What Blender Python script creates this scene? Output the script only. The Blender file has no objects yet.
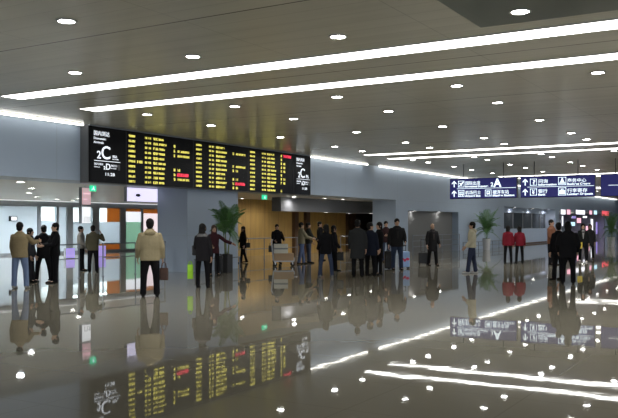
import bpy, bmesh, math, random
from mathutils import Vector, Matrix, Quaternion
random.seed(7)
PI = math.pi
sc = bpy.context.scene
COL = sc.collection

# ------------------------------------------------------------------ camera
FPX, CX, YH, HC = 803.0, 309.0, 224.0, 1.6
TH = math.atan2(482, 803)
S_, C_ = math.sin(TH), math.cos(TH)

def ray(x):
    k = (x - CX) / FPX
    return (-S_ + k * C_, C_ + k * S_)

def on_floor(x, y, z=0.0):
    """ground (or height z) point seen at a photo position"""
    t = (z - HC) * FPX / (YH - y)
    d = ray(x)
    return Vector((t * d[0], t * d[1], z))

def y_at(x, X):
    """world Y where the sight line of column x meets the plane X"""
    d = ray(x)
    return X / d[0] * d[1]

def z_at(x, y, X):
    d = ray(x)
    return HC + (YH - y) / FPX * (X / d[0])

cam_d = bpy.data.cameras.new('camera')
cam_d.sensor_fit = 'HORIZONTAL'
cam_d.sensor_width = 36.0
cam_d.lens = FPX / 618.0 * 36.0
cam_d.shift_y = (YH - 209.0) / 618.0
cam_d.clip_end = 400
cam = bpy.data.objects.new('camera', cam_d)
COL.objects.link(cam)
cam.location = (0, 0, HC)
cam.rotation_euler = (PI / 2, 0, TH)
sc.camera = cam

# ------------------------------------------------------------------ materials
def nt(name):
    m = bpy.data.materials.new(name)
    m.use_nodes = True
    t = m.node_tree
    return m, t, t.nodes['Principled BSDF']

def pm(name, col, rough=0.6, metal=0.0, emit=0.0, ecol=None, bump=0.0, bscale=60, spec=0.5, var=0.0, vscale=3.0):
    m, t, b = nt(name)
    b.inputs['Base Color'].default_value = (*col, 1)
    b.inputs['Roughness'].default_value = rough
    b.inputs['Metallic'].default_value = metal
    b.inputs['Specular IOR Level'].default_value = spec
    if emit:
        b.inputs['Emission Color'].default_value = (*(ecol or col), 1)
        b.inputs['Emission Strength'].default_value = emit
    tc = t.nodes.new('ShaderNodeTexCoord')
    if bump:
        n = t.nodes.new('ShaderNodeTexNoise')
        n.inputs['Scale'].default_value = bscale
        n.inputs['Detail'].default_value = 4
        t.links.new(tc.outputs['Object'], n.inputs['Vector'])
        bp = t.nodes.new('ShaderNodeBump')
        bp.inputs['Strength'].default_value = bump
        bp.inputs['Distance'].default_value = 0.02
        t.links.new(n.outputs['Fac'], bp.inputs['Height'])
        t.links.new(bp.outputs['Normal'], b.inputs['Normal'])
    if var:
        n2 = t.nodes.new('ShaderNodeTexNoise')
        n2.inputs['Scale'].default_value = vscale
        n2.inputs['Detail'].default_value = 5
        t.links.new(tc.outputs['Object'], n2.inputs['Vector'])
        r = t.nodes.new('ShaderNodeMapRange')
        r.inputs['To Min'].default_value = 1 - var
        r.inputs['To Max'].default_value = 1 + var
        t.links.new(n2.outputs['Fac'], r.inputs['Value'])
        mx = t.nodes.new('ShaderNodeMix')
        mx.data_type = 'RGBA'
        mx.blend_type = 'MULTIPLY'
        mx.inputs['Factor'].default_value = 1
        mx.inputs[6].default_value = (*col, 1)
        t.links.new(r.outputs['Result'], mx.inputs[7])
        t.links.new(mx.outputs[2], b.inputs['Base Color'])
    return m

def seam_mask(t, tc, axis, period, offset, width):
    """1 on thin seams that repeat along one world axis"""
    sp = t.nodes.new('ShaderNodeSeparateXYZ')
    t.links.new(tc.outputs['Object'], sp.inputs[0])
    a = t.nodes.new('ShaderNodeMath'); a.operation = 'SUBTRACT'
    t.links.new(sp.outputs[axis], a.inputs[0]); a.inputs[1].default_value = offset - period / 2
    w = t.nodes.new('ShaderNodeMath'); w.operation = 'PINGPONG'
    t.links.new(a.outputs[0], w.inputs[0]); w.inputs[1].default_value = period / 2
    l = t.nodes.new('ShaderNodeMath'); l.operation = 'GREATER_THAN'
    t.links.new(w.outputs[0], l.inputs[0]); l.inputs[1].default_value = period / 2 - width / 2
    return l.outputs[0]

def seamed(name, col, rough, seams, seamcol, metal=0.0, spec=0.5, var=0.05, vscale=0.6, vec=(1, 1, 1), bump=0.0):
    m = pm(name, col, rough, metal, spec=spec)
    t = m.node_tree; b = t.nodes['Principled BSDF']
    tc = [n for n in t.nodes if n.type == 'TEX_COORD'][0]
    mp = t.nodes.new('ShaderNodeMapping'); mp.inputs['Scale'].default_value = vec
    t.links.new(tc.outputs['Object'], mp.inputs[0])
    n = t.nodes.new('ShaderNodeTexNoise'); n.inputs['Scale'].default_value = vscale; n.inputs['Detail'].default_value = 6
    t.links.new(mp.outputs[0], n.inputs['Vector'])
    r = t.nodes.new('ShaderNodeMapRange'); r.inputs['From Min'].default_value = .25; r.inputs['From Max'].default_value = .75
    r.inputs['To Min'].default_value = 1 - var; r.inputs['To Max'].default_value = 1 + var
    t.links.new(n.outputs['Fac'], r.inputs['Value'])
    mx = t.nodes.new('ShaderNodeMix'); mx.data_type = 'RGBA'; mx.blend_type = 'MULTIPLY'; mx.inputs['Factor'].default_value = 1
    mx.inputs[6].default_value = (*col, 1)
    t.links.new(r.outputs['Result'], mx.inputs[7])
    cur = mx.outputs[2]
    for (ax, per, off, wid, amt) in seams:
        k = seam_mask(t, tc, ax, per, off, wid)
        s = t.nodes.new('ShaderNodeMath'); s.operation = 'MULTIPLY'; s.inputs[1].default_value = amt
        t.links.new(k, s.inputs[0])
        m2 = t.nodes.new('ShaderNodeMix'); m2.data_type = 'RGBA'
        t.links.new(s.outputs[0], m2.inputs['Factor'])
        t.links.new(cur, m2.inputs[6]); m2.inputs[7].default_value = (*seamcol, 1)
        cur = m2.outputs[2]
    t.links.new(cur, b.inputs['Base Color'])
    if bump:
        bp = t.nodes.new('ShaderNodeBump'); bp.inputs['Strength'].default_value = bump; bp.inputs['Distance'].default_value = .01
        t.links.new(n.outputs['Fac'], bp.inputs['Height']); t.links.new(bp.outputs['Normal'], b.inputs['Normal'])
    return m

def em(name, col, strength):
    """a lamp, lit letter, backlit face or added glow"""
    return pm(name, tuple(min(1, c) * .8 for c in col), 0.5, emit=strength, ecol=col)

def glass(name, tint=(.85, .92, .92), refl=0.12):
    m, t, b = nt(name)
    t.nodes.remove(b)
    out = [n for n in t.nodes if n.type == 'OUTPUT_MATERIAL'][0]
    tr = t.nodes.new('ShaderNodeBsdfTransparent'); tr.inputs[0].default_value = (*tint, 1)
    gl = t.nodes.new('ShaderNodeBsdfGlossy'); gl.inputs['Roughness'].default_value = .02
    mx = t.nodes.new('ShaderNodeMixShader'); mx.inputs[0].default_value = refl
    t.links.new(tr.outputs[0], mx.inputs[1]); t.links.new(gl.outputs[0], mx.inputs[2])
    t.links.new(mx.outputs[0], out.inputs[0])
    return m

def frosted(name, col):
    m, t, b = nt(name)
    out = [n for n in t.nodes if n.type == 'OUTPUT_MATERIAL'][0]
    b.inputs['Base Color'].default_value = (*col, 1); b.inputs['Roughness'].default_value = .35
    tl = t.nodes.new('ShaderNodeBsdfTranslucent'); tl.inputs[0].default_value = (*col, 1)
    mx = t.nodes.new('ShaderNodeMixShader'); mx.inputs[0].default_value = .5
    t.links.new(b.outputs[0], mx.inputs[1]); t.links.new(tl.outputs[0], mx.inputs[2])
    t.links.new(mx.outputs[0], out.inputs[0])
    return m

# polished granite floor: fine speckle, faint joints, clear reflections
def floor_mat():
    m = seamed('polished_granite', (.270, .250, .200), .022, [(0, 1.2, 0.3, .008, .35), (1, 1.2, 0.1, .008, .35)], (.09, .085, .07), spec=.30, var=.10, vscale=.35)
    t = m.node_tree; b = t.nodes['Principled BSDF']
    tc = [n for n in t.nodes if n.type == 'TEX_COORD'][0]
    n = t.nodes.new('ShaderNodeTexNoise'); n.inputs['Scale'].default_value = 2.2; n.inputs['Detail'].default_value = 2
    t.links.new(tc.outputs['Object'], n.inputs['Vector'])
    bp = t.nodes.new('ShaderNodeBump'); bp.inputs['Strength'].default_value = .10; bp.inputs['Distance'].default_value = .006
    t.links.new(n.outputs['Fac'], bp.inputs['Height']); t.links.new(bp.outputs['Normal'], b.inputs['Normal'])
    return m

M = {}
M['floor'] = floor_mat()
M['ceil'] = seamed('ceiling_metal_panels', (.70, .69, .60), .26, [(1, 4.3, 12.9, .035, .8), (1, .43, 0, .012, .25), (0, 2.76, -12.7, .014, .3)], (.10, .095, .08), spec=.5, var=.07, vscale=.8, vec=(.3, 6, 1))
M['lowceil'] = seamed('low_ceiling_panels', (.55, .54, .52), .35, [(1, 1.2, 0, .015, .4), (0, 1.2, 0, .015, .4)], (.25, .25, .24), var=.04)
M['wall'] = seamed('grey_wall_panels', (.40, .49, .62), .42, [(1, 2.76, 20.74, .018, .45), (2, 1.6, 2.82, .016, .35)], (.27, .31, .37), var=.04, vscale=.4)
M['wall_int'] = seamed('inner_wall_panels', (.42, .44, .47), .5, [(1, 2.0, 0, .02, .4)], (.22, .23, .25), var=.05)
M['white_wall'] = pm('white_paint', (.78, .78, .80), .6, var=.03)
M['wood'] = seamed('orange_wood_veneer', (.52, .335, .11), .38, [(1, 1.25, 0.2, .03, .7), (2, 1.3, 0.9, .015, .4)], (.16, .08, .03), var=.16, vscale=1.2, vec=(1, 6, .6))
M['darkwood'] = pm('dark_brown_wood', (.10, .055, .03), .45, var=.15)
M['door'] = pm('dark_door_paint', (.035, .03, .03), .4)
M['steel'] = pm('brushed_steel', (.55, .56, .58), .28, metal=.9)
M['alu'] = pm('grey_aluminium', (.33, .36, .40), .4, metal=.3)
M['black'] = pm('black_plastic', (.012, .012, .013), .4)
M['board'] = pm('black_board_face', (.004, .004, .005), .3, spec=.12)
M['boardcase'] = pm('dark_grey_board_case', (.13, .135, .14), .45)
M['yellow'] = em('yellow_led', (1.0, .88, .16), 1.0)
M['red'] = em('red_led', (1.0, .05, .10), 1.3)
M['white_led'] = em('white_lettering_light', (.88, .93, 1.0), 1.1)
M['strip'] = em('line_light_diffuser', (1.0, .985, .94), 7.5)
M['cove'] = em('cove_light_tube', (1.0, .97, .89), 4.5)
M['down'] = em('downlight_lens', (1.0, .99, .96), 42.0)
M['trimring'] = pm('downlight_trim', (.5, .5, .48), .4)
M['blue'] = em('navy_backlit_face', (.018, .020, .17), .36)
M['sign_white'] = em('sign_white_light', (.80, .93, 1.0), 1.35)
M['sign_green'] = em('exit_green_light', (.03, .75, .38), 1.0)
M['glass'] = glass('clear_glass')
M['darkglass'] = pm('dark_window_glass', (.05, .06, .065), .12)
M['frost'] = frosted('frosted_glass', (.62, .68, .72))
M['greenpane'] = frosted('green_tinted_glass', (.46, .64, .54))
M['orange_pane'] = frosted('orange_panel', (.52, .27, .09))
M['lavender'] = em('lavender_lightbox_face', (.80, .76, 1.0), 1.0)
M['pinkface'] = em('pink_lightbox_face', (1.0, .66, .72), .42)
M['whiteface'] = em('white_lightbox_face', (.95, .97, 1.0), .9)
M['violet'] = em('violet_glow_face', (.50, .40, 1.0), .55)
M['shopwhite'] = em('shop_sign_white', (.92, .92, 1.0), 1.5)
M['shoppink'] = em('shop_sign_pink', (1.0, .50, .62), 1.2)
M['shopblue'] = em('shop_sign_blue', (.55, .85, 1.0), 1.3)
M['shopred'] = em('shop_lantern_red', (1.0, .12, .15), .9)
M['roomfill'] = em('room_fill_glow', (.92, .96, 1.0), 14.0)  # added glow for the room behind the partition
M['stripe'] = em('bulkhead_line_light', (.95, .97, 1.0), .7)
M['paneglow'] = em('pane_glow_white', (.90, .93, 1.0), .95)  # bright room behind is put into the pane's own glow
M['paneglow_pink'] = em('pane_glow_pink', (1.0, .86, .90), .90)  # pinkish room light is put into the pane's own glow
M['shutter'] = seamed('grey_shutter', (.15, .15, .15), .5, [(2, .3, 0, .01, .4), (1, 1.8, .4, .02, .4)], (.13, .13, .13), var=.05)
M['shopwall'] = pm('violet_grey_shop_wall', (.30, .28, .38), .5, var=.2, vscale=1.5)
M['soffit'] = pm('shaded_grey_soffit', (.16, .165, .18), .5)  # shade on the soffit is put into this darker grey
M['rail'] = pm('dull_steel_rail', (.20, .22, .25), .35, metal=.6)
M['greenpatch'] = seamed('dark_green_ceiling_panel', (.085, .115, .085), .3, [(0, .6, 0, .01, .4)], (.05, .06, .05), spec=.7)
M['skin'] = pm('skin', (.50, .31, .215), .5)
M['lip'] = pm('lip', (.32, .12, .10), .5)
M['eye'] = pm('eye', (.03, .02, .018), .25)
M['hair'] = pm('black_hair', (.008, .007, .007), .5, spec=.15, bump=.5, bscale=120)
M['hair_brown'] = pm('dark_brown_hair', (.045, .022, .012), .45, bump=.5, bscale=120)
M['leaf'] = pm('palm_leaf', (.085, .20, .06), .45, var=.3)
M['stemg'] = pm('palm_stem', (.22, .26, .13), .6)
M['soil'] = pm('dark_soil', (.03, .022, .016), .95, bump=.5)
M['whitepot'] = pm('white_planter', (.62, .63, .66), .4)
M['card'] = pm('cardboard', (.54, .38, .24), .8, var=.06)
M['cardw'] = pm('white_carton', (.80, .79, .72), .7, var=.04)
M['tape'] = pm('grey_carton_band', (.30, .33, .34), .5)
M['rubber'] = pm('rubber', (.02, .02, .02), .7)
M['lime'] = pm('lime_green_bag', (.35, .72, .03), .5)
M['suitblue'] = pm('light_blue_case_shell', (.38, .58, .95), .3)
M['suitpink'] = pm('red_print', (.75, .05, .16), .4)
M['bagbrown'] = pm('brown_leather', (.07, .032, .022), .45, bump=.2)
M['yellowcloth'] = pm('yellow_plastic', (.80, .62, .06), .5)
CLOTH = {}
def cloth(col):
    if col not in CLOTH:
        CLOTH[col] = pm('cloth_%d' % len(CLOTH), col, .85, bump=.55, bscale=14, spec=.10, var=.12, vscale=9)
    return CLOTH[col]

# ------------------------------------------------------------------ mesh helpers
class MB:
    def __init__(s):
        s.bm = bmesh.new()
    def box(s, x0, x1, y0, y1, z0, z1):
        v = [s.bm.verts.new((x, y, z)) for x in (x0, x1) for y in (y0, y1) for z in (z0, z1)]
        for q in ((0, 1, 3, 2), (4, 6, 7, 5), (0, 4, 5, 1), (2, 3, 7, 6), (0, 2, 6, 4), (1, 5, 7, 3)):
            s.bm.faces.new([v[i] for i in q])
        return s
    def rbox(s, x0, x1, y0, y1, z0, z1, r=.02, seg=2):
        t = bmesh.new()
        v = [t.verts.new((x, y, z)) for x in (x0, x1) for y in (y0, y1) for z in (z0, z1)]
        for q in ((0, 1, 3, 2), (4, 6, 7, 5), (0, 4, 5, 1), (2, 3, 7, 6), (0, 2, 6, 4), (1, 5, 7, 3)):
            t.faces.new([v[i] for i in q])
        bmesh.ops.bevel(t, geom=list(t.edges), offset=r, segments=seg, profile=.5, affect='EDGES')
        s.add(t); t.free()
        return s
    def add(s, t, mat=None):
        vm = {}
        for v in t.verts:
            vm[v] = s.bm.verts.new(mat @ v.co if mat else v.co)
        for f in t.faces:
            try: s.bm.faces.new([vm[v] for v in f.verts])
            except ValueError: pass
        return s
    def quad(s, a, b, c, d):
        s.bm.faces.new([s.bm.verts.new(p) for p in (a, b, c, d)])
        return s
    def poly(s, pts):
        s.bm.faces.new([s.bm.verts.new(p) for p in pts])
        return s
    def loft(s, rings, cap=True):
        R = [[s.bm.verts.new(p) for p in r] for r in rings]
        n = len(R[0])
        for a, b in zip(R, R[1:]):
            for i in range(n):
                s.bm.faces.new((a[i], a[(i + 1) % n], b[(i + 1) % n], b[i]))
        if cap:
            s.bm.faces.new(list(reversed(R[0])))
            s.bm.faces.new(R[-1])
        return s
    def tube(s, pts, rad, n=10):
        pts = [Vector(p) for p in pts]
        if not isinstance(rad, (list, tuple)): rad = [rad] * len(pts)
        rings = []; u = None
        for i, p in enumerate(pts):
            if i == 0: d = pts[1] - p
            elif i == len(pts) - 1: d = p - pts[i - 1]
            else: d = (pts[i + 1] - p).normalized() + (p - pts[i - 1]).normalized()
            d.normalize()
            if u is None:
                u = d.orthogonal().normalized()
            else:
                u = (u - d * u.dot(d)).normalized()
            w = d.cross(u)
            rings.append([p + (u * math.cos(2 * PI * k / n) + w * math.sin(2 * PI * k / n)) * rad[i] for k in range(n)])
        return s.loft(rings)
    def ell(s, c, r, n=12, m=8):
        c = Vector(c)
        bm = s.bm
        top = bm.verts.new(c + Vector((0, 0, r[2]))); bot = bm.verts.new(c - Vector((0, 0, r[2])))
        rows = []
        for j in range(1, m):
            a = PI * j / m
            rows.append([bm.verts.new(c + Vector((r[0] * math.sin(a) * math.cos(2 * PI * k / n), r[1] * math.sin(a) * math.sin(2 * PI * k / n), r[2] * math.cos(a)))) for k in range(n)])
        for k in range(n):
            bm.faces.new((top, rows[0][k], rows[0][(k + 1) % n]))
            bm.faces.new((bot, rows[-1][(k + 1) % n], rows[-1][k]))
            for a, b in zip(rows, rows[1:]):
                bm.faces.new((a[k], b[k], b[(k + 1) % n], a[(k + 1) % n]))
        return s
    def cyl(s, c, r, h, n=20, axis='z', r2=None):
        c = Vector(c); r2 = r if r2 is None else r2
        ax = {'x': Vector((1, 0, 0)), 'y': Vector((0, 1, 0)), 'z': Vector((0, 0, 1))}[axis]
        u = ax.orthogonal().normalized(); w = ax.cross(u)
        return s.loft([[c + ax * o + (u * math.cos(2 * PI * k / n) + w * math.sin(2 * PI * k / n)) * q for k in range(n)] for o, q in ((0, r), (h, r2))])
    def ring(s, c, r0, r1, h, n=20):
        c = Vector(c)
        def circ(r, z): return [c + Vector((r * math.cos(2 * PI * k / n), r * math.sin(2 * PI * k / n), z)) for k in range(n)]
        R = [[s.bm.verts.new(p) for p in q] for q in (circ(r0, 0), circ(r1, 0), circ(r1, h), circ(r0, h))]
        for a, b in ((0, 1), (1, 2), (2, 3), (3, 0)):
            for i in range(n):
                s.bm.faces.new((R[a][i], R[a][(i + 1) % n], R[b][(i + 1) % n], R[b][i]))
        return s
    def mesh(s, name, smooth=False):
        bmesh.ops.recalc_face_normals(s.bm, faces=list(s.bm.faces))
        me = bpy.data.meshes.new(name)
        s.bm.to_mesh(me); s.bm.free()
        if smooth:
            me.polygons.foreach_set('use_smooth', [True] * len(me.polygons))
        return me
    def build(s, name, mat, parent=None, smooth=False, loc=None):
        o = bpy.data.objects.new(name, s.mesh(name, smooth))
        COL.objects.link(o)
        if mat: o.data.materials.append(mat)
        if parent: o.parent = parent
        if loc: o.location = loc
        return o

def tag(o, label, cat, group=None, kind=None):
    if label: o['label'] = label
    if cat: o['category'] = cat
    if group: o['group'] = group
    if kind: o['kind'] = kind
    return o

def thing(name, label, cat, loc=(0, 0, 0), rz=0.0, group=None):
    o = bpy.data.objects.new(name, None)
    o.empty_display_size = .2
    COL.objects.link(o)
    o.location = loc; o.rotation_euler = (0, 0, rz)
    return tag(o, label, cat, group)

def struct(name, mb, mat):
    o = mb.build(name, mat)
    o['kind'] = 'structure'
    return o

def remeshed(mb, voxel, smooth=2, keep=None):
    """union of overlapping closed shapes as one continuous skin"""
    me = mb.mesh('tmp')
    o = bpy.data.objects.new('tmp', me); COL.objects.link(o)
    r = o.modifiers.new('r', 'REMESH'); r.mode = 'VOXEL'; r.voxel_size = voxel; r.adaptivity = 0
    if smooth:
        sm = o.modifiers.new('s', 'SMOOTH'); sm.factor = .5; sm.iterations = smooth
    dg = bpy.context.evaluated_depsgraph_get()
    dg.update()
    out = bpy.data.meshes.new_from_object(o.evaluated_get(dg), depsgraph=dg)
    bpy.data.objects.remove(o); bpy.data.meshes.remove(me)
    if keep is not None:
        bm = bmesh.new(); bm.from_mesh(out)
        h = MB(); h.bm.free(); h.bm = bm; h.add(keep.bm)
        keep.bm.free()
        bmesh.ops.recalc_face_normals(bm, faces=list(bm.faces))
        bm.to_mesh(out); bm.free()
    out.polygons.foreach_set('use_smooth', [True] * len(out.polygons))
    return out

def mesh_obj(name, me, mat, parent):
    o = bpy.data.objects.new(name, me); me.name = name
    COL.objects.link(o)
    me.materials.clear(); me.materials.append(mat)
    o.parent = parent
    return o

def text_obj(name, body, size, pos, plane, mat, parent, bold=0.0, align='LEFT', width=None, depth=.006):
    """lettering as a mesh; plane 'x' faces +X (reads along +Y), plane 'y' faces -Y (reads along +X)"""
    cu = bpy.data.curves.new(name, 'FONT')
    cu.body = body; cu.size = size; cu.align_x = align; cu.extrude = depth / 2; cu.offset = bold
    o = bpy.data.objects.new('tmp', cu); COL.objects.link(o)
    dg = bpy.context.evaluated_depsgraph_get(); dg.update()
    me = bpy.data.meshes.new_from_object(o.evaluated_get(dg), depsgraph=dg)
    bpy.data.objects.remove(o); bpy.data.curves.remove(cu)
    sx = 1.0
    if width and len(me.vertices):
        xs = [v.co.x for v in me.vertices]
        sx = width / max(1e-4, max(xs) - min(xs))
    if plane == 'x':
        mt = Matrix(((0, 0, 1, pos[0]), (sx, 0, 0, pos[1]), (0, 1, 0, pos[2]), (0, 0, 0, 1)))
    else:
        mt = Matrix(((sx, 0, 0, pos[0]), (0, 0, -1, pos[1]), (0, 1, 0, pos[2]), (0, 0, 0, 1)))
    me.transform(mt)
    return mesh_obj(name, me, mat, parent)

ORD = ['first', 'second', 'third', 'fourth', 'fifth', 'sixth', 'seventh', 'eighth', 'ninth', 'tenth', 'eleventh', 'twelfth', 'thirteenth', 'fourteenth', 'fifteenth', 'sixteenth', 'seventeenth', 'eighteenth', 'nineteenth', 'twentieth']

# ------------------------------------------------------------------ the setting
ZC, ZH = 4.40, 2.82            # hall ceiling, header underside
XW, XD = -17.15, -18.45        # front and back of the thick left wall
YEND = 105.0
struct('floor', MB().box(-40, 24, -8, YEND, -.2, 0), M['floor'])
struct('ceiling', MB().box(XD, 24, -8, YEND, ZC, ZC + .2), M['ceil'])
Y1a, Y1b = 20.74, 23.58        # first pier
Y2a, Y2b = 37.10, 38.62        # second pier
Y3a, Y3b = 46.05, 54.98        # third pier (solid wall behind the far palm)
Y4a, Y4b = 69.2, 70.6
w = MB()
w.box(XD, XW, -8, YEND, ZH, ZC)                                  # header
for a, b in ((Y1a, Y1b), (Y2a, Y2b), (Y3a, Y3b), (Y4a, Y4b), (97, YEND)):
    w.box(XD, XW, a, b, 0, ZH)
w.box(XD, XW, Y2b, Y3a, 2.31, ZH)                                # the lower head over the third opening
struct('wall_left', w, M['wall'])
struct('wall_back', MB().box(-40, 24, YEND, YEND + .3, 0, ZC), M['wall'])
# lower ceilings behind the wall
struct('ceiling_arrivals', MB().box(-38, XD, -4, 26.3, 2.83, 2.95), M['lowceil'])
struct('ceiling_alcove', MB().box(-23.1, XD, 26.3, 69.5, 2.83, 2.95), M['lowceil'])
struct('ceiling_arrivals_far', MB().box(-38, -23.1, 26.3, 42, 2.83, 2.95), M['lowceil'])
# wooden wall of the middle opening, its end and the grey wall further on
struct('wall_wood', MB().box(-23.2, -23.0, 26.3, 42.7, 0, 2.83), M['wood'])
struct('wall_alcove_far', MB().box(-23.2, -23.0, 46.4, 80, 0, 2.83).box(-23.2, -23.0, 42.7, 46.4, 2.3, 2.83), M['wall_int'])
struct('wall_alcove_near', MB().box(-20.6, XD, 23.3, 23.5, 0, 2.83).box(-20.6, -20.4, 23.5, 26.5, 0, 2.83).box(-23.2, -20.6, 26.3, 26.5, 0, 2.83), M['wall_int'])
struct('trim_1', MB().box(-23.0, -22.82, 36.55, 36.95, 0, 2.25), M['darkwood'])
struct('trim_2', MB().box(-23.0, -22.82, 37.75, 38.15, 0, 2.25), M['darkwood'])
struct('trim_3', MB().box(-23.0, -22.82, 42.6, 43.6, 0, 2.25), M['darkwood'])
d = MB().box(-23.12, -23.02, 43.6, 46.4, 0, 2.3).build('door_1', M['door']); d['kind'] = 'structure'
MB().box(-23.02, -22.95, 44.95, 45.0, .95, 1.15).build('door_handle', M['steel'], d)
struct('wall_doorway', MB().box(-17.75, -17.55, Y2b, Y3a, 0, 2.31), M['shutter'])
struct('wall_soffit', MB().box(-20.5, -20.0, y_at(281, -20.0), 46.0, 2.19, 2.83), M['soffit'])
struct('wall_arrivals_side', MB().box(-38, -23.2, 42, 42.2, 0, 2.95), M['white_wall'])
struct('wall_arrivals_near', MB().box(-38, XD, -4.2, -4, 0, 2.95), M['white_wall'])
struct('wall_arrivals_back', MB().box(-38.2, -38, -4, 42, 0, 2.95), M['white_wall'])

# counter recess far right: dark windows over a low wall
struct('wall_counter', MB().box(-18.1, -17.9, 54.98, 69.2, 0, 1.25).box(-18.1, -17.9, 54.98, 69.2, 2.45, 2.83), M['wall'])
wn = thing('window_1', None, None); wn['kind'] = 'structure'
for k in range(6):
    a = 54.7 + k * 2.55
    MB().box(-18.02, -17.98, a + .05, min(a + 2.5, 69.15), 1.25, 2.45).build('pane', M['darkglass'], wn)
mb = MB()
for k in range(7):
    a = 54.7 + k * 2.55
    mb.box(-18.04, -17.94, a - .04, a + .04, 1.25, 2.45)
mb.build('window_frame', M['alu'], wn)
struct('baseboard_counter', MB().box(-17.9, -17.85, 54.98, 69.2, .02, .14), M['darkwood'])

# shop recess at the far right
struct('wall_shop', MB().box(-23.2, -23.0, 70.4, 97, 0, 2.83).box(-23, XD, 96.8, 97, 0, 2.83).box(-23, XD, 70.3, 70.5, 0, 2.83), M['shopwall'])
struct('ceiling_shop', MB().box(-23.1, XD, 69.5, 97, 2.83, 2.95), M['lowceil'])

# dark green ceiling panel at the upper right
struct('trim_4', MB().box(-3.78, -.4, 8.0, 11.04, ZC - .012, ZC), M['greenpatch'])

# ------------------------------------------------------------------ glazed partition behind the arrivals opening
XP = -34.0
def zp(x, y): return z_at(x, y, XP)
part = thing('window_2', None, None); part['kind'] = 'structure'
fr = MB()
mull = [(37, 40), (55.5, 58), (66, 72), (91.5, 98.5), (119.5, 125), (140.5, 142.5)]
for a, b in mull:
    fr.box(XP - .08, XP + .08, y_at(a, XP), y_at(b, XP), 0, 2.83)
fr.box(XP - .06, XP + .06, 4, 42, 0, .12)
fr.box(XP - .10, XP + .10, 4, 42, 2.52, 2.83)
fr.build('window_frame', M['alu'], part)
def pane(x0, x1, z0, z1, mat, nm='pane'):
    return MB().box(XP - .012, XP + .012, y_at(x0, XP), y_at(x1, XP), z0, z1).build(nm, mat, part)
YT, YM = 2.52, 1.72
pane(-30, 37, .12, YT, M['frost'])
pane(40, 55.5, 1.75, YT, M['glass']); pane(40, 55.5, .12, 1.75, M['frost'])
pane(58, 66, .12, YT, M['frost'])
pane(72, 91.5, 1.72, YT, M['glass']); pane(72, 91.5, .12, 1.72, M['frost'])
pane(98.5, 107, YM, YT, M['glass'])
pane(107, 119.5, YM, YT, M['orange_pane'])
pane(98.5, 119.5, .45, YM, M['frost']); pane(98.5, 119.5, .12, .45, M['orange_pane'])
pane(125, 140.5, 1.72, 2.34, M['paneglow']); pane(125, 140.5, 2.34, YT, M['orange_pane'])
pane(125, 140.5, .12, 1.72, M['greenpane'])
pane(142.5, 172, .55, 2.25, M['paneglow_pink']); pane(142.5, 200, 2.25, YT, M['orange_pane']); pane(142.5, 172, .12, .55, M['frost']); pane(172, 200, .12, 2.25, M['frost'])
# glowing panels added to brighten the room behind the partition
for k in range(7):
    o = MB().box(-37.4, -34.6, 13 + 3.9 * k, 15.4 + 3.9 * k, 2.78, 2.829).build('fill_light_panel', M['roomfill'])
    tag(o, 'added white fill panel glowing behind the glazed partition', 'ceiling light', 'fill panels added behind the glass')
ll = MB().box(XP + .18, XP + .26, 6, 40, 2.79, 2.83).build('ceiling_strip_light', M['stripe'])
tag(ll, 'long thin strip light along the top of the glazed partition', 'light')

# ------------------------------------------------------------------ ceiling line lights
for i, (yc, side) in enumerate(((11.8, 'nearest'), (14.05, 'second nearest'), (29.05, 'third'), (31.25, 'fourth'), (46.3, 'fifth'), (48.5, 'sixth'), (63.5, 'seventh'), (65.7, 'eighth'))):
    x0, x1 = -14.75, 12.0
    wd = .27
    t = thing('linear_ceiling_light', 'long white strip light across the hall ceiling, the %s from the camera' % side.replace('nearest', 'one nearest').replace('second one nearest', 'second') if i else 'long white strip light across the hall ceiling, widest and nearest the camera', 'ceiling light', (0, yc, ZC), 0, 'strip lights across the hall ceiling')
    MB().box(x0, x1, -wd, wd, -.018, -.004).build('diffuser', M['strip'], t)
    MB().box(x0 - .03, x1 + .03, -wd - .03, -wd, -.02, 0).box(x0 - .03, x1 + .03, wd, wd + .03, -.02, 0).box(x0 - .03, x0, -wd, wd, -.02, 0).box(x1, x1 + .03, -wd, wd, -.02, 0).build('housing', M['trimring'], t)

# cove lights along the top of the left wall
for (a, b, lab) in ((2, 15.95, 'cove light tube on top of wall left of the departure board'), (28.35, 33.5, 'short cove light tube on the wall just right of the flight board'), (34.75, 96, 'long cove light tube running to the far end of the left wall')):
    t = thing('cove_light', lab.replace('departure', 'flight'), 'cove light', (XW, a, ZC), 0, 'cove lights along the wall top')
    MB().box(.19, .26, 0, b - a, -.06, -.005).build('light_tube', M['cove'], t)
    MB().box(.17, .28, 0, b - a, -.012, 0).build('bracket', M['trimring'], t)

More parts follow.
